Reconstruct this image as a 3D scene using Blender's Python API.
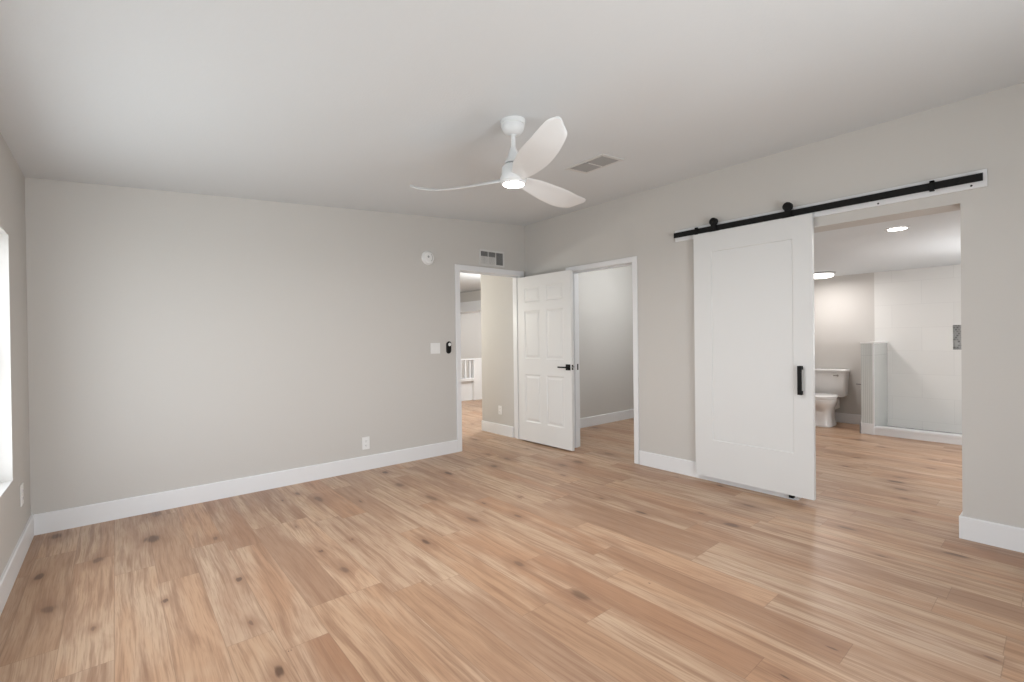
import bpy, math, random
from mathutils import Vector, Matrix
for o in list(bpy.data.objects):
    bpy.data.objects.remove(o)
scn = bpy.context.scene
col = scn.collection
PI = math.pi

# ------------------------------------------------------------------ camera
CAM = Vector((-3.993, -4.452, 1.27))
fw = Vector((0.64535492, 0.76386381, -0.00539561))
rt = Vector((0.76377383, -0.64536604, -0.01233727))
up = Vector((0.01290614, -0.00384089, 0.99990934))
cd = bpy.data.cameras.new('camera')
cam = bpy.data.objects.new('camera', cd)
col.objects.link(cam)
cam.matrix_world = Matrix(((rt.x, up.x, -fw.x, CAM.x), (rt.y, up.y, -fw.y, CAM.y), (rt.z, up.z, -fw.z, CAM.z), (0, 0, 0, 1)))
cd.sensor_width = 36.0
cd.lens = 470.348 * 36.0 / 1024.0
cd.clip_start = 0.02
scn.camera = cam

# ------------------------------------------------------------------ light
scn.view_settings.view_transform = 'Standard'
scn.view_settings.look = 'None'
scn.view_settings.exposure = 0.06
scn.view_settings.gamma = 1.0
scn.view_settings.use_curve_mapping = False
wd = bpy.data.worlds.new('sky')
scn.world = wd
wd.use_nodes = True
bg = wd.node_tree.nodes['Background']
bg.inputs['Color'].default_value = (0.80, 0.90, 1.0, 1)
bg.inputs['Strength'].default_value = 1.9

def area(name, loc, rot, sx, sy, power, color, spread=PI):
    l = bpy.data.lights.new(name, 'AREA')
    l.shape = 'RECTANGLE'
    l.size = sx
    l.size_y = sy
    l.energy = power
    l.color = color
    l.spread = spread
    o = bpy.data.objects.new(name, l)
    o.location = loc
    o.rotation_euler = rot
    col.objects.link(o)
    return o
DAY = (0.925, 0.97, 1.02)
# daylight arriving through the two windows of the left wall and the rear window
area('daylight_left', (-4.66, -1.64, 1.20), (0, -PI / 2, 0), 1.34, 1.84, 30, DAY)
area('daylight_rear', (-2.95, -6.07, 1.15), (PI / 2, 0, 0), 2.3, 2.0, 45, DAY)
# added unseen fill outside the rear window, aimed up to brighten the ceiling
area('rear_upfill', (-2.95, -7.3, 0.0), (math.radians(135), 0, 0), 2.6, 1.6, 165, (0.97, 0.985, 1.0))
area('daylight_hall', (0.0, 6.57, 1.45), (-PI / 2, 0, 0), 1.9, 1.1, 14, DAY)

# ------------------------------------------------------------------ helpers
def tag(o, label=None, cat=None, group=None, kind=None):
    if label: o['label'] = label
    if cat: o['category'] = cat
    if group: o['group'] = group
    if kind: o['kind'] = kind
    return o

def empty(name, loc, rz=0.0):
    o = bpy.data.objects.new(name, None)
    o.location = loc
    o.rotation_euler = (0, 0, rz)
    o.empty_display_size = 0.05
    col.objects.link(o)
    return o

class MB:
    def __init__(s):
        s.v = []
        s.f = []
    def add(s, vs, fs):
        n = len(s.v)
        s.v += [tuple(p) for p in vs]
        s.f += [tuple(i + n for i in f) for f in fs]
        return s
    def box(s, a, b):
        x0, y0, z0 = [min(a[i], b[i]) for i in range(3)]
        x1, y1, z1 = [max(a[i], b[i]) for i in range(3)]
        vs = [(x0, y0, z0), (x1, y0, z0), (x1, y1, z0), (x0, y1, z0), (x0, y0, z1), (x1, y0, z1), (x1, y1, z1), (x0, y1, z1)]
        return s.add(vs, [(0, 3, 2, 1), (4, 5, 6, 7), (0, 1, 5, 4), (1, 2, 6, 5), (2, 3, 7, 6), (3, 0, 4, 7)])
    def loft(s, rings, cap0=True, cap1=True):
        n = len(rings[0])
        vs = [p for r in rings for p in r]
        fs = []
        for k in range(len(rings) - 1):
            for i in range(n):
                j = (i + 1) % n
                fs.append((k * n + i, k * n + j, (k + 1) * n + j, (k + 1) * n + i))
        if cap0: fs.append(tuple(range(n - 1, -1, -1)))
        if cap1: fs.append(tuple((len(rings) - 1) * n + i for i in range(n)))
        return s.add(vs, fs)
    def lathe(s, c, axis, prof, n=32, cap0=True, cap1=True):
        """prof: list of (radius, offset along axis)"""
        ax = Vector(axis).normalized()
        t = Vector((0, 0, 1)) if abs(ax.z) < 0.9 else Vector((1, 0, 0))
        u = ax.cross(t).normalized()
        w = ax.cross(u)
        c = Vector(c)
        rings = []
        for r, h in prof:
            rings.append([c + ax * h + (u * math.cos(2 * PI * i / n) + w * math.sin(2 * PI * i / n)) * r for i in range(n)])
        return s.loft(rings, cap0, cap1)
    def cyl(s, a, b, r, n=20):
        a = Vector(a); b = Vector(b)
        return s.lathe(a, b - a, [(r, 0), (r, (b - a).length)], n)
    def prism(s, pts, a, b, axis):
        """2D outline pts extruded between a and b along axis 0/1/2"""
        def P(p, t):
            q = list(p)
            q.insert(axis, t)
            return tuple(q)
        return s.loft([[P(p, a) for p in pts], [P(p, b) for p in pts]])
    def grid_plate(s, us, vs_, filled, t0, t1, axis, vf=None):
        """plate in the plane normal to axis made of grid cells; filled(i,j) -> bool"""
        idx = {}
        def V(i, j, k):
            key = (i, j, k)
            if key not in idx:
                u, v = us[i], vs_[j]
                if vf: v = vf(u, v)
                p = [u, v]
                p.insert(axis, (t0, t1)[k])
                idx[key] = len(s.v)
                s.v.append(tuple(p))
            return idx[key]
        nu, nv = len(us) - 1, len(vs_) - 1
        F = lambda i, j: 0 <= i < nu and 0 <= j < nv and filled(i, j)
        for i in range(nu):
            for j in range(nv):
                if not F(i, j): continue
                s.f.append((V(i, j, 0), V(i, j + 1, 0), V(i + 1, j + 1, 0), V(i + 1, j, 0)))
                s.f.append((V(i, j, 1), V(i + 1, j, 1), V(i + 1, j + 1, 1), V(i, j + 1, 1)))
                if not F(i - 1, j): s.f.append((V(i, j, 0), V(i, j, 1), V(i, j + 1, 1), V(i, j + 1, 0)))
                if not F(i + 1, j): s.f.append((V(i + 1, j, 0), V(i + 1, j + 1, 0), V(i + 1, j + 1, 1), V(i + 1, j, 1)))
                if not F(i, j - 1): s.f.append((V(i, j, 0), V(i + 1, j, 0), V(i + 1, j, 1), V(i, j, 1)))
                if not F(i, j + 1): s.f.append((V(i, j + 1, 0), V(i, j + 1, 1), V(i + 1, j + 1, 1), V(i + 1, j + 1, 0)))
        return s
    def wall(s, u0, u1, z0, z1, holes, t0, t1, axis, vf=None):
        us = sorted({u0, u1, *[h[0] for h in holes], *[h[1] for h in holes]})
        zs = sorted({z0, z1, *[h[2] for h in holes], *[h[3] for h in holes]})
        def filled(i, j):
            cu = (us[i] + us[i + 1]) / 2; cz = (zs[j] + zs[j + 1]) / 2
            return not any(h[0] < cu < h[1] and h[2] < cz < h[3] for h in holes)
        return s.grid_plate(us, zs, filled, t0, t1, axis, vf)
    def build(s, name, m, parent=None, local=False, smooth=False, bevel=0.0, segs=2):
        me = bpy.data.meshes.new(name)
        off = Vector((0, 0, 0))
        if parent is not None and not local:
            q = parent
            while q is not None:
                off += q.location
                q = q.parent
        me.from_pydata([tuple(Vector(p) - off) for p in s.v], [], s.f)
        me.validate()
        import bmesh
        bm = bmesh.new(); bm.from_mesh(me)
        bmesh.ops.recalc_face_normals(bm, faces=bm.faces)
        bm.to_mesh(me); bm.free()
        me.materials.append(m)
        if smooth:
            for p in me.polygons: p.use_smooth = True
            try: me.set_sharp_from_angle(angle=math.radians(38))
            except Exception: pass
        o = bpy.data.objects.new(name, me)
        if parent is not None: o.parent = parent
        col.objects.link(o)
        if bevel:
            b = o.modifiers.new('bevel', 'BEVEL')
            b.width = bevel; b.segments = segs; b.limit_method = 'ANGLE'; b.angle_limit = math.radians(40)
        return o

def rest(name, label, cat, part_list=None, loc=(0, 0, 0), group=None, rz=0.0):
    return tag(empty(name, loc, rz), label, cat, group)

# ------------------------------------------------------------------ materials
def mat(name, color, rough=0.5, metal=0.0, spec=0.5, bump=None, emit=None):
    m = bpy.data.materials.new(name)
    m.use_nodes = True
    nt = m.node_tree
    b = nt.nodes['Principled BSDF']
    b.inputs['Base Color'].default_value = (*color, 1)
    b.inputs['Roughness'].default_value = rough
    b.inputs['Metallic'].default_value = metal
    b.inputs['Specular IOR Level'].default_value = spec
    if bump:
        sc, st, dist = bump
        tc = nt.nodes.new('ShaderNodeTexCoord')
        n = nt.nodes.new('ShaderNodeTexNoise')
        n.inputs['Scale'].default_value = sc
        n.inputs['Detail'].default_value = 3
        bp = nt.nodes.new('ShaderNodeBump')
        bp.inputs['Strength'].default_value = st
        bp.inputs['Distance'].default_value = dist
        nt.links.new(tc.outputs['Object'], n.inputs['Vector'])
        nt.links.new(n.outputs['Fac'], bp.inputs['Height'])
        nt.links.new(bp.outputs['Normal'], b.inputs['Normal'])
    if emit:
        b.inputs['Emission Color'].default_value = (*emit[0], 1)
        b.inputs['Emission Strength'].default_value = emit[1]
    return m

M = {}
M['wall'] = mat('greige wall paint', (0.560, 0.541, 0.514), 0.75, spec=0.3, bump=(55, 0.12, 0.004))
M['ceiling'] = mat('flat ceiling paint', (0.665, 0.690, 0.705), 0.9, spec=0.2, bump=(90, 0.25, 0.004))
M['trim'] = mat('white trim paint', (0.75, 0.755, 0.765), 0.4)
M['door'] = mat('white door paint', (0.755, 0.755, 0.745), 0.42)
M['barn'] = mat('flat white barn door paint', (0.69, 0.695, 0.69), 0.5)
M['white'] = mat('white plastic', (0.78, 0.78, 0.77), 0.35)
M['fan'] = mat('satin white fan', (0.73, 0.745, 0.75), 0.4)
M['black'] = mat('black powder coat', (0.006, 0.006, 0.006), 0.6, spec=0.22)
M['screw'] = mat('dark screw head', (0.03, 0.03, 0.03), 0.4, 0.6)
M['porcelain'] = mat('white porcelain', (0.80, 0.79, 0.78), 0.12)
M['chrome'] = mat('brushed nickel', (0.55, 0.54, 0.53), 0.25, 1.0)
M['duct'] = mat('dark duct interior', (0.10, 0.10, 0.10), 0.8)
M['grille'] = mat('off white metal grille', (0.60, 0.595, 0.58), 0.5)
M['grille_grey'] = mat('grey vent louvre', (0.33, 0.33, 0.325), 0.55)
M['frame'] = mat('white vinyl window frame', (0.80, 0.81, 0.82), 0.35)
M['nickel'] = mat('dull nickel arm', (0.22, 0.21, 0.21), 0.55, 0.3)
M['slot'] = mat('outlet slots', (0.05, 0.05, 0.05), 0.6)
M['beam_shadow'] = mat('grey painted shadow strip', (0.36, 0.36, 0.35), 0.6)
M['ground'] = mat('pale ground outside', (0.42, 0.45, 0.36), 0.9)
M['lamp'] = mat('lit lamp lens', (1, 1, 1), 0.4, emit=((1.0, 0.95, 0.90), 9.0))
M['lamp_bath'] = mat('lit bath lamp lens', (1, 1, 1), 0.4, emit=((1.0, 0.95, 0.91), 4.0))
M['lamp_can'] = mat('lit downlight lens', (1, 1, 1), 0.4, emit=((1.0, 0.98, 0.95), 9.0))

def glass():
    m = bpy.data.materials.new('clear window glass')
    m.use_nodes = True
    nt = m.node_tree
    for n in list(nt.nodes): nt.nodes.remove(n)
    out = nt.nodes.new('ShaderNodeOutputMaterial')
    mx = nt.nodes.new('ShaderNodeMixShader')
    tr = nt.nodes.new('ShaderNodeBsdfTransparent')
    gl = nt.nodes.new('ShaderNodeBsdfGlossy')
    gl.inputs['Roughness'].default_value = 0.02
    mx.inputs['Fac'].default_value = 0.06
    nt.links.new(tr.outputs[0], mx.inputs[1]); nt.links.new(gl.outputs[0], mx.inputs[2])
    nt.links.new(mx.outputs[0], out.inputs['Surface'])
    return m
M['glass'] = glass()

class NT:
    """small helper to write shader maths"""
    def __init__(s, name):
        s.m = bpy.data.materials.new(name)
        s.m.use_nodes = True
        s.t = s.m.node_tree
        s.b = s.t.nodes['Principled BSDF']
        s.tc = s.t.nodes.new('ShaderNodeTexCoord')
    def set(s, inp, v):
        if hasattr(v, 'is_output'): s.t.links.new(v, inp)
        else: inp.default_value = v
    def math(s, op, a, b=None, c=None, clamp=False):
        n = s.t.nodes.new('ShaderNodeMath'); n.operation = op; n.use_clamp = clamp
        s.set(n.inputs[0], a)
        if b is not None: s.set(n.inputs[1], b)
        if c is not None: s.set(n.inputs[2], c)
        return n.outputs[0]
    def comb(s, x, y, z):
        n = s.t.nodes.new('ShaderNodeCombineXYZ')
        for i, v in enumerate((x, y, z)): s.set(n.inputs[i], v)
        return n.outputs[0]
    def noise(s, vec, scale, detail=4, rough=0.5, dist=0.0):
        n = s.t.nodes.new('ShaderNodeTexNoise')
        s.set(n.inputs['Vector'], vec)
        n.inputs['Scale'].default_value = scale; n.inputs['Detail'].default_value = detail
        n.inputs['Roughness'].default_value = rough; n.inputs['Distortion'].default_value = dist
        return n.outputs['Fac']
    def white(s, vec):
        n = s.t.nodes.new('ShaderNodeTexWhiteNoise'); n.noise_dimensions = '3D'
        s.set(n.inputs['Vector'], vec)
        return n.outputs['Value'], n.outputs['Color']
    def ramp(s, fac, stops):
        n = s.t.nodes.new('ShaderNodeValToRGB')
        s.set(n.inputs[0], fac)
        cr = n.color_ramp
        while len(cr.elements) < len(stops): cr.elements.new(0.5)
        for e, (p, c) in zip(cr.elements, stops):
            e.position = p
            e.color = (*c, 1) if len(c) == 3 else c
        return n.outputs[0]
    def mix(s, fac, a, b, mode='MIX'):
        n = s.t.nodes.new('ShaderNodeMix'); n.data_type = 'RGBA'; n.blend_type = mode
        s.set(n.inputs[0], fac); s.set(n.inputs[6], a); s.set(n.inputs[7], b)
        return n.outputs[2]
    def sep(s, v):
        n = s.t.nodes.new('ShaderNodeSeparateXYZ'); s.t.links.new(v, n.inputs[0])
        return n.outputs
    def smooth(s, v, a, b, lo=0.0, hi=1.0):
        n = s.t.nodes.new('ShaderNodeMapRange'); n.interpolation_type = 'SMOOTHSTEP'
        s.set(n.inputs[0], v)
        n.inputs[1].default_value = a; n.inputs[2].default_value = b; n.inputs[3].default_value = lo; n.inputs[4].default_value = hi
        return n.outputs[0]
    def bump(s, h, strength, dist):
        n = s.t.nodes.new('ShaderNodeBump')
        n.inputs['Strength'].default_value = strength; n.inputs['Distance'].default_value = dist
        s.t.links.new(h, n.inputs['Height']); s.t.links.new(n.outputs[0], s.b.inputs['Normal'])

def floor_material():
    s = NT('oak plank floor')
    PW, PL = 0.178, 1.22
    x, y, z = s.sep(s.tc.outputs['Object'])
    rowf = s.math('DIVIDE', s.math('ADD', x, 20.03), PW)
    row = s.math('FLOOR', rowf)
    fx = s.math('SUBTRACT', rowf, row)
    ro, _ = s.white(s.comb(row, 3.7, 1.1))
    colf = s.math('ADD', s.math('DIVIDE', s.math('ADD', y, 20.0), PL), ro)
    cl = s.math('FLOOR', colf)
    fy = s.math('SUBTRACT', colf, cl)
    rnd, rc = s.white(s.comb(row, cl, 5.3))
    rnd2, _ = s.white(s.comb(row, cl, 9.9))
    off = s.math('MULTIPLY', rnd, 37.0)
    off2 = s.math('MULTIPLY', rnd2, 53.0)
    # long figure of the grain, gently wandering sideways
    wob = s.noise(s.comb(s.math('MULTIPLY', x, 2.0), s.math('MULTIPLY', y, 1.3), off), 1.0, 2, 0.5)
    xw = s.math('ADD', x, s.math('MULTIPLY', wob, 0.055))
    g1 = s.noise(s.comb(s.math('MULTIPLY', xw, 34.0), s.math('MULTIPLY', y, 1.3), off), 1.0, 5, 0.6, 0.25)
    g2 = s.noise(s.comb(s.math('MULTIPLY', xw, 170.0), s.math('MULTIPLY', y, 5.0), off2), 1.0, 3, 0.6)
    big = s.noise(s.comb(s.math('MULTIPLY', x, 6.0), s.math('MULTIPLY', y, 1.0), off2), 1.0, 3, 0.55, 0.3)
    # cathedral rings
    ring = s.math('SINE', s.math('MULTIPLY', s.noise(s.comb(s.math('MULTIPLY', xw, 7.0), s.math('MULTIPLY', y, 0.9), off2), 1.0, 1, 0.4), 62.0))
    ring = s.smooth(ring, 0.2, 1.0)
    tone = s.ramp(rnd, [(0.0, (0.36, 0.220, 0.142)), (0.20, (0.425, 0.277, 0.184)), (0.5, (0.47, 0.317, 0.212)), (0.8, (0.505, 0.352, 0.242)), (1.0, (0.53, 0.385, 0.275))])
    warm = s.ramp(rnd2, [(0.0, (1.05, 0.95, 0.88)), (0.5, (1.0, 1.0, 1.0)), (1.0, (0.96, 0.99, 1.05))])
    c = s.mix(1.0, tone, warm, 'MULTIPLY')
    patch = s.noise(s.comb(s.math('MULTIPLY', xw, 11.0), s.math('MULTIPLY', y, 1.6), off2), 1.0, 4, 0.6, 0.4)
    c = s.mix(s.smooth(big, 0.42, 0.66, 0.0, 0.70), c, (0.60, 0.465, 0.350, 1))
    c = s.mix(s.smooth(patch, 0.50, 0.70, 0.0, 0.52), c, (0.34, 0.195, 0.122, 1))
    c = s.mix(s.smooth(g1, 0.46, 0.70, 0.0, 0.75), c, (0.27, 0.150, 0.092, 1))
    c = s.mix(s.smooth(g2, 0.46, 0.70, 0.0, 0.50), c, (0.28, 0.165, 0.105, 1))
    c = s.mix(s.math('MULTIPLY', ring, 0.09), c, (0.32, 0.18, 0.11, 1))
    # knots
    v = s.t.nodes.new('ShaderNodeTexVoronoi')
    v.inputs['Scale'].default_value = 1.0
    kx = s.math('ADD', s.math('MULTIPLY', x, 4.1), s.math('MULTIPLY', patch, 0.5))
    s.set(v.inputs['Vector'], s.comb(kx, s.math('MULTIPLY', y, 1.8), 0.0))
    v.voronoi_dimensions = '2D'
    kd = v.outputs['Distance']
    kc = s.sep(v.outputs['Color'])
    size = s.math('MULTIPLY', s.math('GREATER_THAN', kc[0], 0.50), s.math('ADD', s.math('MULTIPLY', s.math('POWER', kc[1], 2.0), 0.16), 0.055))
    kd = s.math('ADD', kd, s.math('MULTIPLY', s.math('SUBTRACT', g1, 0.5), 0.10))
    kk = s.math('DIVIDE', kd, s.math('MAXIMUM', size, 0.0001))
    halo = s.smooth(kk, 0.4, 2.9, 0.60, 0.0)
    core = s.smooth(kk, 0.35, 0.95, 1.0, 0.0)
    core = s.math('MULTIPLY', core, s.math('ADD', s.math('MULTIPLY', kc[2], 0.40), 0.55))
    c = s.mix(halo, c, (0.29, 0.165, 0.105, 1))
    c = s.mix(core, c, (0.12, 0.066, 0.042, 1))
    # joints between planks
    ex = s.math('MULTIPLY', s.math('MINIMUM', fx, s.math('SUBTRACT', 1.0, fx)), PW)
    ey = s.math('MULTIPLY', s.math('MINIMUM', fy, s.math('SUBTRACT', 1.0, fy)), PL)
    e = s.math('MINIMUM', ex, ey)
    gap = s.smooth(e, 0.0005, 0.0020, 0.45, 0.0)
    c = s.mix(gap, c, (0.16, 0.09, 0.055, 1))
    c = s.mix(1.0, c, (0.955, 0.900, 0.840, 1), 'MULTIPLY')
    s.t.links.new(c, s.b.inputs['Base Color'])
    s.set(s.b.inputs['Roughness'], s.smooth(g2, 0.3, 0.7, 0.32, 0.44))
    s.b.inputs['Specular IOR Level'].default_value = 0.5
    s.bump(s.math('SUBTRACT', s.math('MULTIPLY', g2, 0.15), gap), 0.18, 0.0015)
    return s.m
M['floor'] = floor_material()

def tile_material(name, colr, grout, tw, th, ua, gw=0.0022, offset=0.5, vary=0.03, rough=0.22):
    """tiles on a vertical surface; ua: 0 -> u = x, 1 -> u = y, 2 -> floor (x, y)"""
    s = NT(name)
    P = s.sep(s.tc.outputs['Object'])
    U = P[0] if ua in (0, 2) else P[1]
    V = P[1] if ua == 2 else P[2]
    vf = s.math('DIVIDE', s.math('ADD', V, 20.0), th)
    r = s.math('FLOOR', vf); fv = s.math('SUBTRACT', vf, r)
    uf = s.math('ADD', s.math('DIVIDE', s.math('ADD', U, 20.0), tw), s.math('MULTIPLY', s.math('MODULO', r, 2.0), offset))
    q = s.math('FLOOR', uf); fu = s.math('SUBTRACT', uf, q)
    eu = s.math('MULTIPLY', s.math('MINIMUM', fu, s.math('SUBTRACT', 1.0, fu)), tw)
    ev = s.math('MULTIPLY', s.math('MINIMUM', fv, s.math('SUBTRACT', 1.0, fv)), th)
    e = s.math('MINIMUM', eu, ev)
    g = s.smooth(e, gw * 0.5, gw, 1.0, 0.0)
    rnd, _ = s.white(s.comb(q, r, 2.0))
    k = s.math('ADD', s.math('MULTIPLY', rnd, vary), 1.0 - vary / 2)
    base = s.t.nodes.new('ShaderNodeVectorMath'); base.operation = 'SCALE'
    base.inputs[0].default_value = colr
    s.t.links.new(k, base.inputs['Scale'])
    c = s.mix(g, base.outputs[0], (*grout, 1))
    s.t.links.new(c, s.b.inputs['Base Color'])
    s.b.inputs['Roughness'].default_value = rough
    s.bump(s.math('SUBTRACT', 1.0, g), 0.3, 0.001)
    return s.m
M['tile_y'] = tile_material('white shower wall tile', (0.74, 0.735, 0.715), (0.66, 0.655, 0.64), 0.61, 0.305, 1)
M['tile_x'] = tile_material('white shower wall tile side', (0.74, 0.735, 0.715), (0.66, 0.655, 0.64), 0.61, 0.305, 0)
M['ribbed_y'] = tile_material('grey ribbed tile end', (0.60, 0.62, 0.605), (0.47, 0.49, 0.48), 0.020, 3.0, 1, 0.004, 0.0)
M['ribbed_x'] = tile_material('grey ribbed tile side', (0.60, 0.62, 0.605), (0.47, 0.49, 0.48), 0.040, 3.0, 0, 0.004, 0.0)
M['mosaic'] = tile_material('grey niche mosaic', (0.34, 0.34, 0.33), (0.44, 0.44, 0.43), 0.025, 0.025, 1, 0.003, 0.5, 0.7)
M['pan'] = tile_material('grey shower floor mosaic', (0.50, 0.50, 0.49), (0.58, 0.58, 0.57), 0.05, 0.05, 2, 0.004, 0.5, 0.3)

# ------------------------------------------------------------------ dimensions
W = 4.433            # x of the left wall is -W
YR = -5.9            # rear wall
ZC, ZL = 2.699, 2.376
SL = (ZC - ZL) / W
zc = lambda x: ZC + SL * x
T = 0.13             # interior wall thickness
D1 = (-0.999, -0.100, 2.048)         # doorway in the back wall: x0, x1, head
D2 = (-1.624, -0.770, 2.020)        # doorway in the right wall: y0, y1, head
D3 = (-4.024, -3.090, 2.070)        # barn door opening: y0, y1, head
WIN1 = (-2.60, -0.68, 0.52, 1.875)  # window openings of the left wall: y0, y1, z0, z1
WIN3 = (-4.10, -1.80, 0.15, 2.12)   # rear window: x0, x1, z0, z1
BX, BY0, BY1, BZ = 4.0, -4.75, -1.85, 2.115     # bathroom back wall, side walls, ceiling
st = lambda o: tag(o, kind='structure')

# ------------------------------------------------------------------ shell of the bedroom
fl = MB().wall(-W - 0.2, 6.2, YR - 0.2, 9.0, [], -0.12, 0.0, 2)
st(fl.build('floor', M['floor']))
# ceiling (one slope, rising to the right wall)
c = MB()
ys = (YR - 0.15, 0.0)
c.add([(-W, ys[0], ZL), (0, ys[0], ZC), (0, ys[1], ZC), (-W, ys[1], ZL),
       (-W, ys[0], ZL + 0.12), (0, ys[0], ZC + 0.12), (0, ys[1], ZC + 0.12), (-W, ys[1], ZL + 0.12)],
      [(0, 3, 2, 1), (4, 5, 6, 7), (0, 1, 5, 4), (1, 2, 6, 5), (2, 3, 7, 6), (3, 0, 4, 7)])
st(c.build('ceiling', M['ceiling']))
top = lambda u, v: zc(u) + 0.12 if v > 2.5 else v
w = MB().wall(-W - 0.15, 0.0, 0, 3.0, [(D1[0] - 0.018, D1[1] + 0.018, -1, D1[2] + 0.018)], 0.0, T, 1, lambda u, v: min(zc(u), ZC) + 0.12 if v > 2.5 else v)
# hole extends to the floor line
def wall_u(u0, u1, z1, holes, t0, t1, axis, vf=None):
    return MB().wall(u0, u1, 0, z1, [(a, b, (0 if c_ <= 0 else c_), d) for a, b, c_, d in holes], t0, t1, axis, vf)
w = wall_u(-W - 0.15, T, 3.0, [(D1[0] - 0.018, D1[1] + 0.018, 0, D1[2] + 0.018)], 0.0, T, 1, top)
st(w.build('wall_back', M['wall']))
w = wall_u(YR - 0.15, 0.0, ZC + 0.12, [(D2[0] - 0.018, D2[1] + 0.018, 0, D2[2] + 0.018), (D3[0], D3[1], 0, D3[2])], 0.0, T, 0)
st(w.build('wall_right', M['wall'], bevel=0))
w = wall_u(YR - 0.15, 0.0, ZL + 0.12, [WIN1], -W - 0.16, -W, 0)
st(w.build('wall_left', M['wall']))
w = wall_u(-W, 0.0, 3.0, [WIN3], YR - 0.15, YR, 1, top)
st(w.build('wall_rear', M['wall']))

# baseboards: flat board with an eased top edge
BH, BT = 0.137, 0.015
def bb_along_y(y0, y1, x, sx, name):
    m = MB().prism([(x, 0), (x + sx * BT, 0), (x + sx * BT, BH - 0.006), (x + sx * (BT - 0.005), BH), (x, BH)], y0, y1, 1)
    return st(m.build(name, M['trim']))
def bb_along_x(x0, x1, y, sy, name):
    m = MB().prism([(y, 0), (y + sy * BT, 0), (y + sy * BT, BH - 0.006), (y + sy * (BT - 0.005), BH), (y, BH)], x0, x1, 0)
    return st(m.build(name, M['trim']))
bb_along_x(-W + BT, D1[0] - 0.062, 0.0, -1, 'baseboard_back')
bb_along_y(YR, 0.0, -W, 1, 'baseboard_left')
bb_along_y(D2[1] + 0.062, 0.0, 0.0, -1, 'baseboard_right')
bb_along_y(D3[1] - 0.0, D2[0] - 0.062, 0.0, -1, 'baseboard_right')
bb_along_y(YR, D3[0] + BT, 0.0, -1, 'baseboard_right')
bb_along_x(0.0, 0.22, D3[0], 1, 'baseboard_opening')
bb_along_x(0.0, 0.22, D3[1], -1, 'baseboard_opening')
bb_along_x(-W + BT, -BT, YR, 1, 'baseboard_rear')

# door casings and jamb linings
def casing_x(x0, x1, zh, y, sy, name, cw=0.060, right=None):
    """casing round a doorway in a wall parallel to x; y = wall face, sy = side it projects to"""
    cr = right if right is not None else cw
    m = MB()
    t = 0.017
    def bar(a, b): m.box(a, b)
    m.box((x0 - cw, y, 0), (x0 - 0.003, y + sy * t, zh + 0.003))
    m.box((x1 + 0.003, y, 0), (x1 + cr, y + sy * t, zh + 0.003))
    m.box((x0 - cw, y, zh + 0.003), (x1 + cr, y + sy * t, zh + cw))
    return st(m.build(name, M['trim'], bevel=0.003))
def casing_y(y0, y1, zh, x, sx, name, cw=0.060):
    m = MB()
    t = 0.017
    m.box((x, y0 - cw, 0), (x + sx * t, y0 - 0.003, zh + 0.003))
    m.box((x, y1 + 0.003, 0), (x + sx * t, y1 + cw, zh + 0.003))
    m.box((x, y0 - cw, zh + 0.003), (x + sx * t, y1 + cw, zh + cw))
    return st(m.build(name, M['trim'], bevel=0.003))
casing_x(D1[0], D1[1], D1[2], 0.0, -1, 'trim_1', 0.064)
casing_x(D1[0], D1[1], D1[2], T, 1, 'trim_2')
casing_y(D2[0], D2[1], D2[2], 0.0, -1, 'trim_3', 0.056)
casing_y(D2[0], D2[1], D2[2], T, 1, 'trim_4')
j = MB()
j.box((D1[0] - 0.018, 0, 0), (D1[0], T, D1[2])); j.box((D1[1], 0, 0), (D1[1] + 0.018, T, D1[2])); j.box((D1[0] - 0.018, 0, D1[2]), (D1[1] + 0.018, T, D1[2] + 0.018))
j.box((D1[0], 0.040, 0), (D1[0] + 0.011, 0.075, D1[2])); j.box((D1[1] - 0.011, 0.040, 0), (D1[1], 0.075, D1[2])); j.box((D1[0], 0.040, D1[2] - 0.011), (D1[1], 0.075, D1[2]))
st(j.build('trim_5', M['trim']))
j = MB()
j.box((0, D2[0] - 0.018, 0), (T, D2[0], D2[2])); j.box((0, D2[1], 0), (T, D2[1] + 0.018, D2[2])); j.box((0, D2[0] - 0.018, D2[2]), (T, D2[1] + 0.018, D2[2] + 0.018))
j.box((0.055, D2[0], 0), (0.09, D2[0] + 0.011, D2[2])); j.box((0.055, D2[1] - 0.011, 0), (0.09, D2[1], D2[2])); j.box((0.055, D2[0], D2[2] - 0.011), (0.09, D2[1], D2[2]))
jo = st(j.build('trim_6', M['trim']))
k = MB(); k.box((0.100, D2[1] - 0.002, 0.895), (0.122, D2[1], 0.965))
k.build('strike_plate', M['black'], jo)

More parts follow.
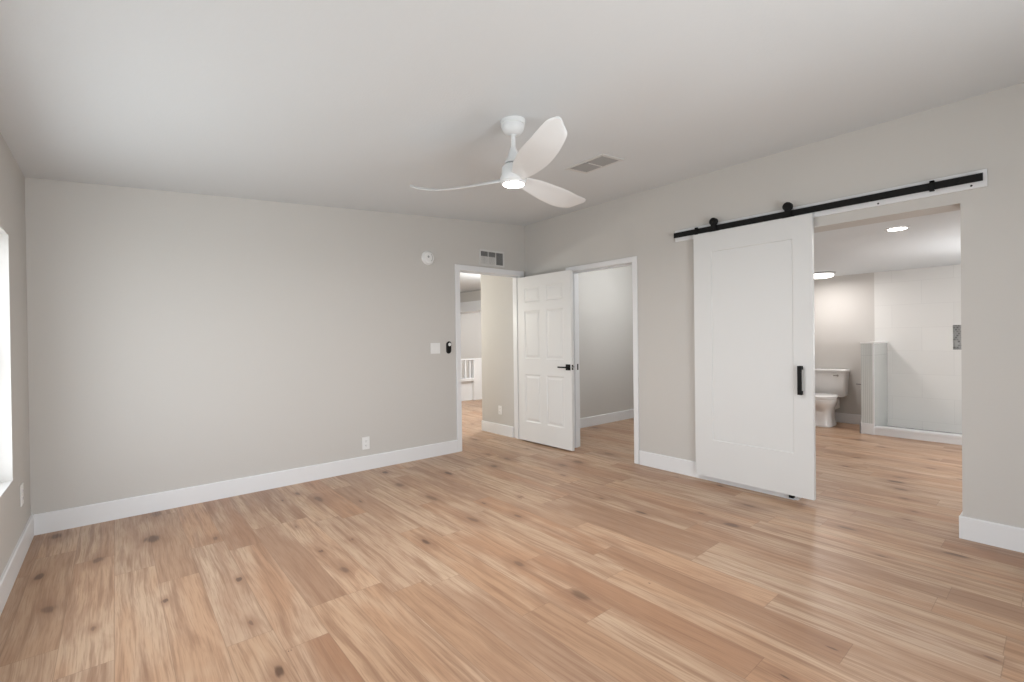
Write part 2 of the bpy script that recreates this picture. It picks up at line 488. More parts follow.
# ------------------------------------------------------------------ windows
def window(name, axis, y0, y1, z0, z1, xw, depth, mid='v'):
    """window in a wall; axis 0: wall normal x, u = y ; axis 1: wall normal y, u = x. xw = centre plane"""
    def B(m, u0, u1, a, b, t0, t1):
        if axis == 0: m.box((t0, u0, a), (t1, u1, b))
        else: m.box((u0, t0, a), (u1, t1, b))
    t0, t1 = xw - 0.03, xw + 0.03
    f = MB(); fwid = 0.045
    B(f, y0, y1, z0, z0 + fwid, t0, t1); B(f, y0, y1, z1 - fwid, z1, t0, t1)
    B(f, y0, y0 + fwid, z0 + fwid, z1 - fwid, t0, t1); B(f, y1 - fwid, y1, z0 + fwid, z1 - fwid, t0, t1)
    root = st(f.build(name, M['frame'], bevel=0.003))
    s_ = MB()
    if mid == 'h':
        zm = (z0 + z1) / 2
        B(s_, y0 + fwid, y1 - fwid, zm - 0.02, zm + 0.02, t0 + 0.01, t1 - 0.005)
    else:
        um = (y0 + y1) / 2
        B(s_, um - 0.025, um + 0.025, z0 + fwid, z1 - fwid, t0 + 0.01, t1 - 0.005)
    s_.build('meeting_rail', M['frame'], root)
    g = MB(); B(g, y0 + fwid, y1 - fwid, z0 + fwid, z1 - fwid, xw - 0.003, xw + 0.003)
    g.build('glass_pane', M['glass'], root)
    return root
window('window_1', 0, *WIN1, -W - 0.115, 0.16, 'h')
window('window_2', 1, WIN3[0], WIN3[1], WIN3[2], WIN3[3], YR - 0.11, 0.15, 'v')

# ------------------------------------------------------------------ six panel door, open into the room
LW, LH, LT = 0.880, 2.005, 0.035
def paneled_leaf(width, height, thick, panels, d=0.007, bev=0.011, flat=0.012, rise=0.022, raised=True):
    """leaf in local coords: u along +x from 0, thickness y from 0 to -thick (face at -thick and 0), z up"""
    us = sorted({0.0, width, *[p[0] for p in panels], *[p[1] for p in panels]})
    zs = sorted({0.0, height, *[p[2] for p in panels], *[p[3] for p in panels]})
    m = MB()
    def ispanel(i, j):
        cu = (us[i] + us[i + 1]) / 2; cz = (zs[j] + zs[j + 1]) / 2
        return any(p[0] < cu < p[1] and p[2] < cz < p[3] for p in panels)
    for side in (0, 1):
        y = 0.0 if side == 0 else -thick
        sg = -1 if side == 0 else 1        # inward
        for i in range(len(us) - 1):
            for jj in range(len(zs) - 1):
                if not ispanel(i, jj):
                    m.add([(us[i], y, zs[jj]), (us[i + 1], y, zs[jj]), (us[i + 1], y, zs[jj + 1]), (us[i], y, zs[jj + 1])], [(0, 1, 2, 3)])
        for (a, b, lo, hi) in panels:
            def ring(ins, dep): return [(a + ins, y + sg * dep, lo + ins), (b - ins, y + sg * dep, lo + ins), (b - ins, y + sg * dep, hi - ins), (a + ins, y + sg * dep, hi - ins)]
            rs = [ring(0, 0), ring(bev, d)]
            if raised: rs += [ring(bev + flat, d), ring(bev + flat + rise, 0.0015)]
            m.loft(rs, cap0=False, cap1=True)
    # edges
    m.add([(0, 0, 0), (width, 0, 0), (width, -thick, 0), (0, -thick, 0), (0, 0, height), (width, 0, height), (width, -thick, height), (0, -thick, height)],
          [(0, 1, 2, 3), (4, 7, 6, 5), (0, 4, 5, 1) if False else (0, 3, 7, 4), (1, 5, 6, 2)])
    return m
pc = [(0.118, 0.390), (0.490, 0.765)]
pr = [(0.235, 0.815), (1.005, 1.590), (1.690, 1.870)]
panels = [(a, b, lo, hi) for a, b in pc for lo, hi in pr]
# hinge on the right jamb; the leaf points towards the camera (-y), its room face towards -x
ang = -PI / 2 + math.radians(0.6)
leaf_root = empty('door_1', (D1[1] - 0.012, -0.022, 0.016), ang)
tag(leaf_root, 'white six-panel hinged door with black lever, standing open beside the corner', 'door', kind='structure')
# local +x runs along the leaf, local -y side is the face seen by the camera
lf = paneled_leaf(LW, LH, LT, panels)
lf.build('door_leaf', M['door'], leaf_root, local=True)
HZ = 0.925
for sgn, yb in ((-1, -LT), (1, 0.0)):
    h = MB()
    h.box((LW - 0.080, yb, HZ - 0.033), (LW - 0.014, yb + sgn * 0.009, HZ + 0.033))
    rose = h.build('handle_rose', M['black'], leaf_root, local=True, bevel=0.002)
    h = MB()
    h.cyl((LW - 0.047, yb + sgn * 0.009, HZ), (LW - 0.047, yb + sgn * 0.047, HZ), 0.010, 16)
    h.box((LW - 0.165, yb + sgn * 0.041, HZ - 0.008), (LW - 0.038, yb + sgn * 0.053, HZ + 0.008))
    h.build('door_lever', M['black'], leaf_root, local=True, bevel=0.002)
h = MB()
h.box((LW, -0.030, HZ - 0.028), (LW + 0.0015, -0.005, HZ - 0.010)); h.box((LW, -0.030, HZ + 0.010), (LW + 0.0015, -0.005, HZ + 0.028))
h.box((LW, -0.030, HZ - 0.028), (LW + 0.0012, -0.026, HZ + 0.028)); h.box((LW, -0.009, HZ - 0.028), (LW + 0.0012, -0.005, HZ + 0.028))
lp = h.build('latch_plate', M['black'], leaf_root, local=True)
h = MB(); h.box((LW, -0.024, HZ - 0.009), (LW + 0.008, -0.012, HZ + 0.009))
h.build('latch_bolt', M['chrome'], lp, local=True)
for z in (0.18, 1.02, 1.80):
    h = MB(); h.cyl((-0.004, 0.004, z), (-0.004, 0.004, z + 0.09), 0.006, 12)
    h.build('hinge', M['white'], leaf_root, local=True)

# ------------------------------------------------------------------ barn door
by0, by1, bz0, bz1 = -3.235, -2.309, 0.046, 2.166
bx0, bx1 = -0.062, -0.024
barn = empty('door_2', (-0.043, (by0 + by1) / 2, bz0))
tag(barn, 'large white sliding barn door with one recessed panel hanging from a black rail', 'door', kind='structure')
m = paneled_leaf(by1 - by0, bz1 - bz0, bx1 - bx0, [(0.158, by1 - by0 - 0.132, 0.325, bz1 - bz0 - 0.168)], d=0.006, bev=0.004, raised=False)
# local u -> world y descending from by1, local y -> world x
mm = MB(); mm.v = [(bx1 + p[1], by1 - p[0], bz0 + p[2]) for p in m.v]; mm.f = m.f
mm.build('door_panel', M['barn'], barn)
hy = -3.155
h = MB()
h.box((bx0, hy - 0.014, 1.010), (bx0 - 0.032, hy + 0.014, 1.038)); h.box((bx0, hy - 0.014, 0.822), (bx0 - 0.032, hy + 0.014, 0.850))
h.box((bx0 - 0.026, hy - 0.014, 0.822), (bx0 - 0.040, hy + 0.014, 1.038))
ph = h.build('pull_handle', M['black'], barn, bevel=0.002)
def hanger(y):
    h = MB()
    # top-mounted strap: plate on the door top edge, upright behind/in front of the rail, wheel on it
    h.box((-0.062, y - 0.040, bz1), (-0.028, y + 0.040, bz1 + 0.005))
    h.box((-0.076, y - 0.022, bz1 - 0.002), (-0.070, y + 0.022, 2.250))
    h.box((-0.076, y - 0.017, bz1), (-0.060, y + 0.017, bz1 + 0.005))
    o = h.build('hanger_strap', M['black'], barn, bevel=0.001)
    h = MB()
    h.lathe((-0.072, y, 2.247), (1, 0, 0), [(0.029, 0.0), (0.033, 0.003), (0.030, 0.010), (0.030, 0.014), (0.033, 0.021), (0.029, 0.024)], 28)
    h.build('roller_wheel', M['black'], o, smooth=True)
    h = MB()
    h.lathe((-0.076, y, 2.247), (-1, 0, 0), [(0.033, -0.001), (0.033, 0.004), (0.022, 0.007), (0.010, 0.008), (0.010, 0.013)], 24)
    h.lathe((-0.076, y, 2.185), (-1, 0, 0), [(0.008, 0), (0.008, 0.006)], 6)
    h.build('wheel_cover', M['black'], o, smooth=True)
hanger(-2.495); hanger(-3.075)

track = rest('barn_door_track', 'long black steel sliding-door rail on a white board above the barn door', 'door rail', loc=(0, -3.12, 2.145))
m = MB(); m.box((0.0, -4.142, 2.142), (-0.019, -2.105, 2.246))
bo = m.build('mounting_board', M['trim'], track, bevel=0.002)
m = MB(); m.box((-0.046, -4.128, 2.172), (-0.053, -2.110, 2.219))
m.build('rail', M['black'], track, bevel=0.0015)
for y in (-2.34, -2.78, -3.22, -3.66, -4.02):
    m = MB(); m.cyl((-0.019, y, 2.195), (-0.046, y, 2.195), 0.011, 16)
    m.cyl((-0.053, y, 2.195), (-0.057, y, 2.195), 0.011, 6)
    m.build('rail_spacer', M['black'], track)
for y in (-2.33, -3.90):
    m = MB(); m.box((-0.040, y - 0.012, 2.214), (-0.060, y + 0.012, 2.230)); m.box((-0.054, y - 0.012, 2.168), (-0.060, y + 0.012, 2.230)); m.box((-0.040, y - 0.012, 2.164), (-0.060, y + 0.012, 2.172))
    m.build('end_stop', M['black'], track, bevel=0.002)
for y, z in ((-3.62, 2.156), (-4.075, 2.160)):
    m = MB(); m.lathe((-0.019, y, z), (-1, 0, 0), [(0.006, 0), (0.004, 0.002)], 12)
    m.build('board_screw', M['screw'], bo)
gd = MB()
gd.box((-0.0155, -3.090, 0.020), (-0.050, -3.058, 0.024)); gd.box((-0.046, -3.090, 0.020), (-0.050, -3.058, 0.042)); gd.box((-0.0155, -3.090, 0.020), (-0.018, -3.058, 0.042))
tag(gd.build('floor_guide', M['black']), 'tiny black floor guide under the right end of the barn door', 'door guide')

# ------------------------------------------------------------------ things on the back wall
sa = rest('smoke_alarm', 'round white smoke alarm high on the wall left of the doorway', 'smoke alarm', loc=(-1.408, 0, 2.147))
MB().lathe((-1.408, 0, 2.147), (0, -1, 0), [(0.074, 0), (0.074, 0.010), (0.068, 0.014)], 40).build('base_plate', M['white'], sa, smooth=True)
MB().lathe((-1.408, -0.012, 2.147), (0, -1, 0), [(0.064, 0), (0.064, 0.018), (0.056, 0.026), (0.020, 0.030), (0.0, 0.030)], 40).build('alarm_cover', M['white'], sa, smooth=True)
m = MB(); m.lathe((-1.420, -0.0405, 2.155), (0, -1, 0), [(0.012, 0), (0.012, 0.003)], 16)
m.build('test_button', M['grille_grey'], sa, smooth=True)
m = MB()
for k_ in range(6):
    a = -0.9 + k_ * 0.36
    m.box((-1.408 + 0.038 * math.cos(a) - 0.004, -0.038, 2.147 + 0.038 * math.sin(a) - 0.008), (-1.408 + 0.038 * math.cos(a) + 0.004, -0.0402, 2.147 + 0.038 * math.sin(a) + 0.008))
m.build('sound_slots', M['grille_grey'], sa)

def wall_vent():
    x0, x1, z0, z1 = -0.722, -0.345, 2.135, 2.325
    v = rest('wall_vent', 'off-white return air grille with three cells above the open doorway', 'vent', loc=((x0 + x1) / 2, 0, z0))
    f = MB()
    b = 0.022
    us = [x0, x0 + b]
    cw = (x1 - x0 - 2 * b - 2 * 0.010) / 3
    us += [x0 + b + cw, x0 + b + cw + 0.010, x0 + b + 2 * cw + 0.010, x0 + b + 2 * cw + 0.020, x1 - b, x1]
    zs = [z0, z0 + b, z1 - b, z1]
    f.grid_plate(us, zs, lambda i, j: not (j == 1 and i in (1, 3, 5)), -0.010, 0.0, 1)
    f.build('vent_frame', M['grille'], v, bevel=0.002)
    MB().box((x0 + b, -0.001, z0 + b), (x1 - b, -0.0015, z1 - b)).build('duct_back', M['duct'], v)
    for ci, i in enumerate((1, 3, 5)):
        a0, a1 = us[i], us[i + 1]
        n = 8
        m = MB()
        for q in range(1, n):
            xx = a0 + (a1 - a0) * q / n
            m.box((xx - 0.0015, -0.0085, z0 + b), (xx + 0.0015, -0.002, z1 - b))
        m.build('vent_fins', M['grille_grey'], v)
        if ci < 2:
            MB().box((a0, -0.0065, z0 + b), (a1, -0.0085, z0 + b + (z1 - z0 - 2 * b) * 0.60)).build('damper_plate', M['grille'], v)
wall_vent()

def plate(name, label, cat, c, axis, s, w_, h_, kind='outlet'):
    """c = centre on the wall face; axis 1: wall normal y (u = x); axis 0: wall normal x (u = y); s = direction into the room"""
    r = rest(name, label, cat, loc=c)
    def B(m, u0, u1, v0, v1, t0, t1):
        if axis == 1: m.box((c[0] + u0, c[1] + s * t0, c[2] + v0), (c[0] + u1, c[1] + s * t1, c[2] + v1))
        else: m.box((c[0] + s * t0, c[1] + u0, c[2] + v0), (c[0] + s * t1, c[1] + u1, c[2] + v1))
    m = MB(); B(m, -w_ / 2, w_ / 2, -h_ / 2, h_ / 2, 0, 0.006)
    m.build('cover_plate', M['white'], r, bevel=0.002)
    if kind == 'outlet':
        for dz in (-0.021, 0.021):
            m = MB(); B(m, -0.0165, 0.0165, dz - 0.014, dz + 0.014, 0.006, 0.008)
            o = m.build('socket', M['white'], r, bevel=0.001)
            m = MB(); B(m, -0.008, -0.006, dz - 0.004, dz + 0.007, 0.008, 0.0085); B(m, 0.006, 0.008, dz - 0.004, dz + 0.006, 0.008, 0.0085); B(m, -0.002, 0.002, dz - 0.011, dz - 0.007, 0.008, 0.0085)
            m.build('socket_slots', M['slot'], o)
    else:
        for du in (-0.023, 0.023):
            m = MB(); B(m, du - 0.0165, du + 0.0165, -0.033, 0.033, 0.006, 0.009)
            m.build('rocker_switch', M['white'], r, bevel=0.002)
    return r
plate('light_switch', 'square white double light switch plate left of the open doorway', 'light switch', (-1.327, 0, 1.173), 1, -1, 0.118, 0.117, 'switch')
plate('power_outlet', 'white power outlet low on the wall left of the doorway, above the baseboard', 'power outlet', (-2.125, 0, 0.262), 1, -1, 0.076, 0.122)
plate('power_outlet', 'white outlet plate on the left wall under the window corner', 'power outlet', (-W, -0.392, 0.370), 0, 1, 0.085, 0.128)

rc = rest('fan_remote', 'black capsule-shaped fan remote with round white pad in its wall cradle', 'remote control', loc=(-1.159, 0, 1.181))
def capsule(cx, cz, r, half, y0, y1, n=14):
    pts = [(cx + r * math.cos(PI * i / n), cz + half + r * math.sin(PI * i / n)) for i in range(n + 1)]
    pts += [(cx - r * math.cos(PI * i / n), cz - half - r * math.sin(PI * i / n)) for i in range(n + 1)]
    return MB().loft([[(p[0], y0, p[1]) for p in pts], [(p[0], y1, p[1]) for p in pts]])
capsule(-1.159, 1.176, 0.030, 0.036, 0, -0.010).build('wall_cradle', M['black'], rc, bevel=0.002)
capsule(-1.159, 1.184, 0.025, 0.038, -0.010, -0.024).build('remote_body', M['black'], rc, bevel=0.003)
MB().lathe((-1.157, -0.024, 1.212), (0, -1, 0), [(0.0185, 0), (0.0185, 0.002)], 24).build('button_pad', M['white'], rc)

# ------------------------------------------------------------------ ceiling vent
def ceiling_vent():
    c0 = Vector((-1.143, -2.085, zc(-1.143)))
    sl = math.atan(SL)
    r = empty('ceiling_vent', c0)
    r.rotation_euler = (0, -sl, 0)
    tag(r, 'rectangular white air vent with grey louvres in the ceiling beside the fan', 'vent')
    hx, hy_ = 0.128, 0.190
    b = 0.028
    f = MB()
    f.grid_plate([-hx, -hx + b, hx - b, hx], [-hy_, -hy_ + b, -0.006, 0.006, hy_ - b, hy_], lambda i, j: not (i == 1 and j in (1, 3)), -0.010, 0.0, 2)
    f.build('vent_frame', M['grille'], r, local=True, bevel=0.003)
    MB().box((-hx + b, -hy_ + b, -0.0005), (hx - b, hy_ - b, -0.0012)).build('duct_back', M['duct'], r, local=True)
    for a, d in ((-hy_ + b, -0.006), (0.006, hy_ - b)):
        n = 11
        m = MB()
        for i in range(n):
            xx = -hx + b + (2 * hx - 2 * b) * (i + 0.5) / n
            m.add([(xx - 0.008, a, -0.002), (xx + 0.006, a, -0.0095), (xx + 0.0072, a, -0.0088), (xx - 0.0068, a, -0.0013),
                   (xx - 0.008, d, -0.002), (xx + 0.006, d, -0.0095), (xx + 0.0072, d, -0.0088), (xx - 0.0068, d, -0.0013)],
                  [(0, 1, 2, 3), (4, 7, 6, 5), (0, 4, 5, 1), (1, 5, 6, 2), (2, 6, 7, 3), (3, 7, 4, 0)])
        m.build('louvres', M['grille_grey'], r, local=True)
    MB().box((-hx + b + 0.004, -0.02, -0.0098), (-hx + b + 0.014, 0.02, -0.018)).build('damper_lever', M['grille_grey'], r, local=True)
ceiling_vent()

# ------------------------------------------------------------------ ceiling fan
FX, FY = -2.203, -2.366
def fan():
    zt = zc(FX)
    r = rest('ceiling_fan', 'white three-blade ceiling fan with a lit round lamp, hanging from a downrod', 'ceiling fan', loc=(FX, FY, zt))
    c = (FX, FY, 0)
    MB().lathe(c, (0, 0, 1), [(0.016, 2.455), (0.034, 2.457), (0.048, 2.464), (0.059, 2.478), (0.066, 2.497), (0.0665, 2.508), (0.0715, 2.510), (0.0715, zt + 0.006)], 40).build('canopy', M['fan'], r, smooth=True)
    MB().lathe(c, (0, 0, 1), [(0.019, 2.449), (0.019, 2.455), (0.0135, 2.457), (0.0135, 2.300)], 24).build('downrod', M['fan'], r, smooth=True)
    MB().lathe(c, (0, 0, 1), [(0.0165, 2.380), (0.024, 2.360), (0.036, 2.318), (0.048, 2.300), (0.050, 2.290), (0.036, 2.288)], 32).build('coupling_cover', M['fan'], r, smooth=True)
    MB().lathe(c, (0, 0, 1), [(0.036, 2.288), (0.036, 2.280)], 32).build('shadow_gap', M['black'], r, smooth=True)
    MB().lathe(c, (0, 0, 1), [(0.030, 2.282), (0.056, 2.278), (0.068, 2.262), (0.070, 2.220), (0.078, 2.205), (0.078, 2.182), (0.070, 2.176)], 40).build('motor_housing', M['fan'], r, smooth=True)
    MB().lathe(c, (0, 0, 1), [(0.070, 2.182), (0.074, 2.178), (0.072, 2.170), (0.063, 2.167), (0.063, 2.176)], 40).build('lamp_ring', M['fan'], r, smooth=True)
    MB().lathe(c, (0, 0, 1), [(0.062, 2.172), (0.060, 2.164), (0.045, 2.159), (0.020, 2.156), (0.0005, 2.1555)], 40).build('lamp_lens', M['lamp'], r, smooth=True)
    NT_, NC = 34, 12
    def blade(az, tip_dz):
        a = math.radians(az)
        er = Vector((math.cos(a), math.sin(a), 0))
        et = Vector((math.sin(a), -math.cos(a), 0))     # az - 90, the raised side
        R0, R1 = 0.045, 0.672
        m = MB()
        topv, botv = [], []
        for i in range(NT_ + 1):
            t = i / NT_
            rad = R0 + (R1 - R0) * t
            # half widths of leading (+) and trailing (-) edge
            g = math.sin(min(1, t / 0.55) * PI / 2) ** 1.15 if t < 0.55 else 1 - 0.62 * ((t - 0.55) / 0.45) ** 1.8
            wdt = 0.035 + 0.048 * g
            if t > 0.90:
                q = (t - 0.90) / 0.10
                wdt *= math.sqrt(max(0.0, 1 - 0.62 * q ** 3))
            sweep = 0.020 * math.sin(t * PI) - 0.012 * t
            pitch = math.radians(30 - 12 * min(1, t / 0.35)) if t < 0.35 else math.radians(18 - 3 * (t - 0.35) / 0.65)
            zz = 2.196 - 0.041 * (math.sin(min(1, t / 0.72) * PI / 2) ** 1.4) + max(0, t - 0.72) * 0.060 + tip_dz * t ** 2
            rowt, rowb = [], []
            for j_ in range(NC + 1):
                sj = -1 + 2 * j_ / NC
                u = sj * wdt + sweep
                tipcut = (0.045 * (0.5 - sj * 0.5) + 0.022 * sj * sj) * max(0, (t - 0.8) / 0.2) ** 2
                p = Vector((FX, FY, zz)) + er * (rad - tipcut) + et * (u * math.cos(pitch))
                p.z += u * math.sin(pitch) - 0.006 * (1 - sj * sj) * -1
                th = 0.0045 * math.sqrt(max(0.0, 1 - sj ** 4)) + 0.0008
                rowt.append(p + Vector((0, 0, th))); rowb.append(p - Vector((0, 0, th)))
            topv.append(rowt); botv.append(rowb)
        rings = [topv[i] + botv[i][::-1] for i in range(NT_ + 1)]
        m.loft(rings)
        return m.build('fan_blade', M['fan'], r, smooth=True)
    blade(127, 0.036); blade(-112, 0.086); blade(4, 0.012)
    l = bpy.data.lights.new('fan_lamp', 'AREA'); l.shape = 'DISK'; l.size = 0.11; l.energy = 25; l.color = (1.0, 0.97, 0.93)
    o = bpy.data.objects.new('fan_lamp', l); o.location = (FX, FY, 2.145); col.objects.link(o)
fan()

# ------------------------------------------------------------------ closet behind the right-hand doorway
CX1, CY0 = 2.75, BY1 + 0.12
st(MB().box((T, -0.022, 0), (CX1 + 0.1, T, 2.45)).build('wall_closet_back', M['wall']))
st(MB().box((CX1, CY0, 0), (CX1 + 0.1, -0.022, 2.45)).build('wall_closet_side', M['wall']))
st(MB().box((T, BY1, 0), (BX + 0.1, CY0, 2.45)).build('wall_closet_right', M['wall']))
st(MB().box((T, CY0, 2.44), (CX1, -0.022, 2.54)).build('ceiling_closet', M['ceiling']))
bb_along_x(T, CX1, -0.022, -1, 'baseboard_closet')
bb_along_y(CY0, -0.04, CX1, -1, 'baseboard_closet')

# ------------------------------------------------------------------ bathroom
PX0, PY0, PY1, PZ = 3.300, -2.868, -2.730, 1.163      # pony wall
NICHE = (-3.92, -3.520, 1.064, 1.370)
st(MB().box((BX, PY1, 0), (BX + 0.12, BY1, BZ)).build('wall_bath_back', M['wall']))
st(MB().box((T, BY0 - 0.12, 0), (BX + 0.12, BY0, BZ)).build('wall_bath_side', M['wall']))
st(MB().box((T, BY0 - 0.12, BZ), (BX + 0.12, BY1, BZ + 0.1)).build('ceiling_bath', M['ceiling']))
tb = wall_u(BY0, PY1, BZ, [NICHE], BX - 0.012, BX + 0.10, 0)
tw = st(tb.build('wall_shower_tile', M['tile_y']))
MB().box((BX + 0.10, BY0, 0), (BX + 0.12, PY1, BZ)).build('niche_back', M['mosaic'], tw)
nf = MB()
a0, a1, b0, b1 = NICHE
nf.box((BX - 0.0125, a0, b0), (BX + 0.10, a0 + 0.004, b1)); nf.box((BX - 0.0125, a1 - 0.004, b0), (BX + 0.10, a1, b1)); nf.box((BX - 0.0125, a0, b0), (BX + 0.10, a1, b0 + 0.004)); nf.box((BX - 0.0125, a0, b1 - 0.004), (BX + 0.10, a1, b1))
nf.build('niche_lining', M['mosaic'], tw)
st(MB().box((3.42, BY0, 0), (BX - 0.012, BY0 + 0.012, BZ)).build('wall_shower_side', M['tile_x']))
st(MB().box((3.42, BY0 + 0.012, 0), (BX - 0.012, PY0, 0.030)).build('floor_shower', M['pan']))
cb = MB().prism([(3.312, 0), (3.312, 0.070), (3.306, 0.074), (3.306, 0.098), (3.312, 0.103), (3.415, 0.103), (3.42, 0.098), (3.42, 0)], BY0, PY0 + 0.004, 1)
st(cb.build('trim_shower_curb', M['trim']))
bb_along_y(PY1, BY1, BX, -1, 'baseboard_bath_back')
bb_along_y(D3[1], BY1, 0.22, 1, 'baseboard_bath_front')
bb_along_y(BY0, D3[0], 0.22, 1, 'baseboard_bath_front')
bb_along_x(0.22, BX, BY1, -1, 'baseboard_bath_left')

st(wall_u(BY0, BY1, BZ, [(D3[0], D3[1], 0, D3[2])], T, 0.22, 0).build('wall_bath_front', M['wall']))
pw = rest('half_wall', 'waist-high grey ribbed-tile half wall between toilet and shower', 'half wall', loc=((PX0 + BX) / 2, (PY0 + PY1) / 2, 0))
MB().box((PX0 + 0.006, PY0 + 0.008, 0), (BX - 0.013, PY1 - 0.004, PZ - 0.014)).build('wall_core', M['wall'], pw)
MB().box((PX0, PY0 + 0.012, 0.0), (PX0 + 0.006, PY1 - 0.004, PZ - 0.014)).build('end_tile', M['ribbed_y'], pw)
MB().box((PX0 + 0.012, PY0, 0.0), (BX - 0.013, PY0 + 0.008, PZ - 0.014)).build('side_tile', M['ribbed_x'], pw)
MB().box((PX0 - 0.002, PY0 - 0.002, 0.0), (PX0 + 0.012, PY0 + 0.014, PZ - 0.014)).build('edge_trim', M['trim'], pw, bevel=0.002)
MB().box((PX0 - 0.006, PY0 - 0.006, PZ - 0.014), (BX - 0.013, PY1 + 0.004, PZ + 0.004)).build('cap', M['white'], pw, bevel=0.003)
m = MB().box((PX0 - 0.014, PY0 + 0.003, 0), (PX0, PY1 + 0.012, 0.137)).box((PX0 - 0.014, PY1 - 0.004, 0), (BX - 0.016, PY1 + 0.012, 0.137))
m.build('base_trim', M['trim'], pw, bevel=0.003)

th = rest('paper_holder', 'thin metal toilet paper holder arm on the side of the half wall', 'paper holder', loc=(3.62, PY1, 0.60))
MB().lathe((3.62, PY1 - 0.004, 0.60), (0, 1, 0), [(0.024, 0), (0.024, 0.006), (0.012, 0.010)], 24).build('mount_disc', M['chrome'], th, smooth=True)
MB().cyl((3.62, PY1 + 0.004, 0.60), (3.62, PY1 + 0.125, 0.60), 0.007, 14).build('holder_arm', M['nickel'], th, smooth=True)

def toilet():
    cy = -2.222
    r = rest('toilet', 'white two-piece toilet against the bathroom wall, beside the half wall', 'toilet', loc=(3.62, cy, 0))
    N = 40
    def egg(cx, front, back, hw, z, p=2.3):
        """closed ring: front half length towards -x, back half length towards +x"""
        pts = []
        for i in range(N):
            a = 2 * PI * i / N
            ca, sa_ = math.cos(a), math.sin(a)
            ex = (abs(ca) ** (2 / p)) * (1 if ca > 0 else -1)
            ey = (abs(sa_) ** (2 / p)) * (1 if sa_ > 0 else -1)
            pts.append((cx + (back if ex > 0 else front) * ex, cy + hw * ey, z))
        return pts
    # bowl and pedestal in one casting
    rg = [egg(3.60, 0.170, 0.24, 0.126, 0.0, 3.4), egg(3.60, 0.170, 0.24, 0.128, 0.02, 3.4), egg(3.60, 0.158, 0.23, 0.120, 0.035, 3.2), egg(3.60, 0.150, 0.22, 0.112, 0.13, 3.0),
          egg(3.60, 0.156, 0.21, 0.116, 0.205, 2.7), egg(3.58, 0.185, 0.21, 0.130, 0.255, 2.4), egg(3.56, 0.225, 0.22, 0.162, 0.310, 2.3),
          egg(3.55, 0.238, 0.23, 0.178, 0.355, 2.2), egg(3.55, 0.240, 0.23, 0.180, 0.378, 2.2), egg(3.55, 0.234, 0.225, 0.174, 0.386, 2.2)]
    MB().loft(rg).build('bowl', M['porcelain'], r, smooth=True)
    # deck carrying the tank
    MB().box((3.70, cy - 0.105, 0.20), (3.965, cy + 0.105, 0.385)).build('tank_deck', M['porcelain'], r, smooth=True, bevel=0.02, segs=4)
    MB().loft([egg(3.545, 0.236, 0.200, 0.181, 0.388, 2.2), egg(3.545, 0.242, 0.205, 0.187, 0.394, 2.2), egg(3.545, 0.242, 0.205, 0.187, 0.404, 2.2), egg(3.545, 0.238, 0.200, 0.183, 0.408, 2.2)]).build('seat', M['porcelain'], r, smooth=True)
    MB().loft([egg(3.545, 0.238, 0.205, 0.184, 0.411, 2.2), egg(3.545, 0.244, 0.210, 0.189, 0.416, 2.2), egg(3.545, 0.244, 0.210, 0.189, 0.424, 2.2), egg(3.545, 0.225, 0.195, 0.172, 0.434, 2.2), egg(3.55, 0.12, 0.10, 0.09, 0.438, 2.2)]).build('seat_lid', M['porcelain'], r, smooth=True)
    def rr(x0, x1, hw, z, rad=0.03):
        pts = []
        for (cx, cyy, a0) in ((x1 - rad, hw - rad, 0), (x0 + rad, hw - rad, 90), (x0 + rad, -hw + rad, 180), (x1 - rad, -hw + rad, 270)):
            for q in range(7):
                a = math.radians(a0 + 15 * q)
                pts.append((cx + rad * math.cos(a), cy + cyy + rad * math.sin(a), z))
        return pts
    MB().loft([rr(3.815, 3.975, 0.185, 0.386), rr(3.805, 3.98, 0.200, 0.400), rr(3.79, 3.985, 0.212, 0.60), rr(3.785, 3.985, 0.218, 0.730)]).build('tank', M['porcelain'], r, smooth=True)
    tk = MB().loft([rr(3.776, 3.990, 0.225, 0.732), rr(3.770, 3.992, 0.231, 0.742), rr(3.770, 3.992, 0.231, 0.764), rr(3.778, 3.986, 0.223, 0.772)]).build('tank_lid', M['porcelain'], r, smooth=True)
    lv = MB().lathe((3.789, cy - 0.125, 0.690), (-1, 0, 0), [(0.013, 0), (0.013, 0.008), (0.008, 0.012)], 18)
    lv.box((3.781, cy - 0.130, 0.683), (3.775, cy - 0.075, 0.696))
    lv.build('flush_lever', M['chrome'], r)
toilet()

# bathroom lamps
fl_ = rest('flush_ceiling_light', 'round lit flush ceiling light over the toilet in the bathroom', 'ceiling light', loc=(3.42, -2.255, BZ))
MB().lathe((3.42, -2.255, BZ), (0, 0, -1), [(0.175, 0), (0.175, 0.016), (0.160, 0.022)], 48).build('lamp_pan', M['grille_grey'], fl_, smooth=True)
MB().lathe((3.42, -2.255, BZ - 0.020), (0, 0, -1), [(0.152, 0), (0.152, 0.022), (0.140, 0.038), (0.10, 0.046), (0.001, 0.048)], 48).build('lamp_lens', M['lamp_bath'], fl_, smooth=True)
cn = rest('recessed_downlight', 'lit round recessed downlight in the bathroom ceiling', 'ceiling light', loc=(0.818, -3.567, BZ))
MB().lathe((0.818, -3.567, BZ), (0, 0, -1), [(0.078, 0), (0.078, 0.003), (0.062, 0.005)], 40).build('trim_ring', M['white'], cn, smooth=True)
MB().lathe((0.818, -3.567, BZ - 0.0055), (0, 0, -1), [(0.062, 0), (0.060, 0.002)], 40).build('lamp_lens', M['lamp_can'], cn)
def disc(name, loc, size, power, color):
    l = bpy.data.lights.new(name, 'AREA'); l.shape = 'DISK'; l.size = size; l.energy = power; l.color = color
    o = bpy.data.objects.new(name, l); o.location = loc; col.objects.link(o)
disc('flush_lamp', (3.42, -2.255, BZ - 0.075), 0.24, 10, (1.0, 0.955, 0.94))
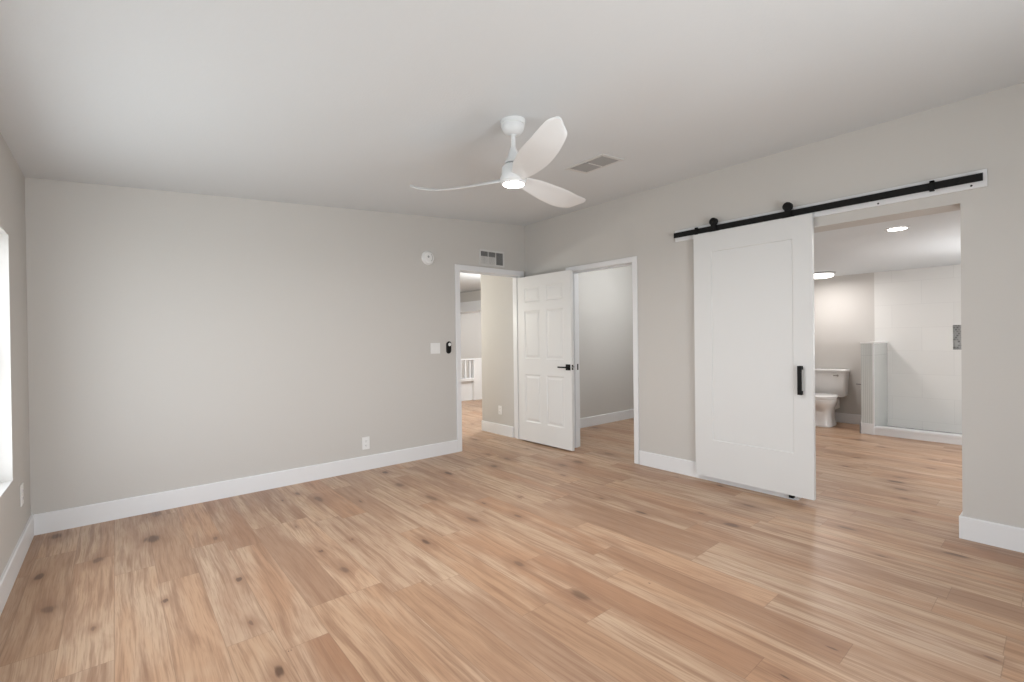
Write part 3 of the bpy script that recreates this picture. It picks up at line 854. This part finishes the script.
disc('downlight_lamp', (0.818, -3.567, BZ - 0.012), 0.11, 5.5, (1.0, 0.97, 0.93))

# ------------------------------------------------------------------ hall and the room beyond the back-wall doorway
HX = -0.100
st(MB().box((HX, T, 0), (5.2, 0.815, 2.5)).build('wall_hall_right', M['wall']))
bb_along_y(T + 0.017, 0.815, HX, -1, 'baseboard_hall')
st(MB().box((-1.75, T, 0), (-1.60, 7.0, 2.5)).build('wall_hall_left', M['wall']))
w = wall_u(-1.75, 5.2, 2.5, [(-0.9, 0.9, 0.95, 2.05)], 6.4, 6.52, 1)
st(w.build('wall_far', M['wall']))
window('window_3', 1, -0.9, 0.9, 0.95, 2.05, 6.49, 0.1, 'v')
st(MB().box((5.1, 0.815, 0), (5.2, 6.4, 2.5)).build('wall_far_right', M['wall']))
st(MB().box((-1.75, T, 2.42), (5.2, 6.5, 2.52)).build('ceiling_hall', M['ceiling']))
st(MB().box((2.50, 0.815, 2.16), (2.95, 6.4, 2.42)).build('wall_soffit', M['wall']))
st(MB().box((2.490, 0.815, 2.395), (2.50, 6.4, 2.42)).build('trim_shadow_strip', M['beam_shadow']))  # grey strip painted as the shadow line where beam meets ceiling
st(MB().box((2.46, 0.815, 1.925), (2.98, 6.4, 2.16)).build('trim_8', M['trim']))
plate('power_outlet', 'white outlet on the hall wall seen through the open doorway', 'power outlet', (HX, 0.412, 0.322), 0, -1, 0.072, 0.116)
# white half wall with a panelled bay and ledge
hw = rest('railing_wall', 'white panelled half wall with cap and ledge in the room past the doorway', 'half wall', loc=(1.5, 3.55, 0))
MB().box((1.68, 3.50, 0), (2.60, 3.62, 0.835)).build('solid_post', M['trim'], hw, bevel=0.003)
MB().box((0.60, 3.50, 0.835), (2.62, 3.64, 0.865)).build('cap_rail', M['trim'], hw, bevel=0.003)
MB().box((0.60, 3.50, 0.405), (1.68, 3.62, 0.465)).build('ledge', M['trim'], hw, bevel=0.003)
for q in range(9):
    xx = 1.62 - q * 0.115
    MB().box((xx - 0.018, 3.54, 0.465), (xx + 0.018, 3.575, 0.835)).build('baluster', M['trim'], hw)
MB().box((0.60, 3.58, 0.0), (1.68, 3.60, 0.405)).build('lower_panel', M['trim'], hw)
MB().box((0.54, 3.49, 0), (0.60, 3.63, 0.835)).build('end_post', M['trim'], hw)
def point(name, loc, radius, power, color):
    l = bpy.data.lights.new(name, 'POINT'); l.shadow_soft_size = radius; l.energy = power; l.color = color
    o = bpy.data.objects.new(name, l); o.location = loc; col.objects.link(o)
point('closet_fill', (1.5, -1.2, 2.15), 0.10, 31, (0.97, 0.99, 1.0))  # added fill to brighten the closet; no fixture there
point('bath_fill', (2.2, -4.45, 1.20), 0.15, 44, (0.97, 0.98, 1.0))  # added unseen fill for the bathroom, no vanity fixture behind it
point('hall_unseen_light', (-1.15, 1.6, 1.55), 0.08, 40, (0.99, 0.97, 0.88))  # unseen hall source without a fixture, set below the door head
point('far_room_fill', (4.3, 4.3, 1.6), 0.15, 80, (0.96, 0.98, 1.0))  # added unseen fill, lightens the wall of the far room
point('hall_unseen_light', (1.3, 1.7, 1.9), 0.12, 85, (0.97, 0.98, 0.97))  # second unseen hall light, added to brighten the hall and its ceiling

# ground seen outside the windows
st(MB().box((-30, -30, -0.6), (30, 30, -0.5)).build('ground', M['ground']))
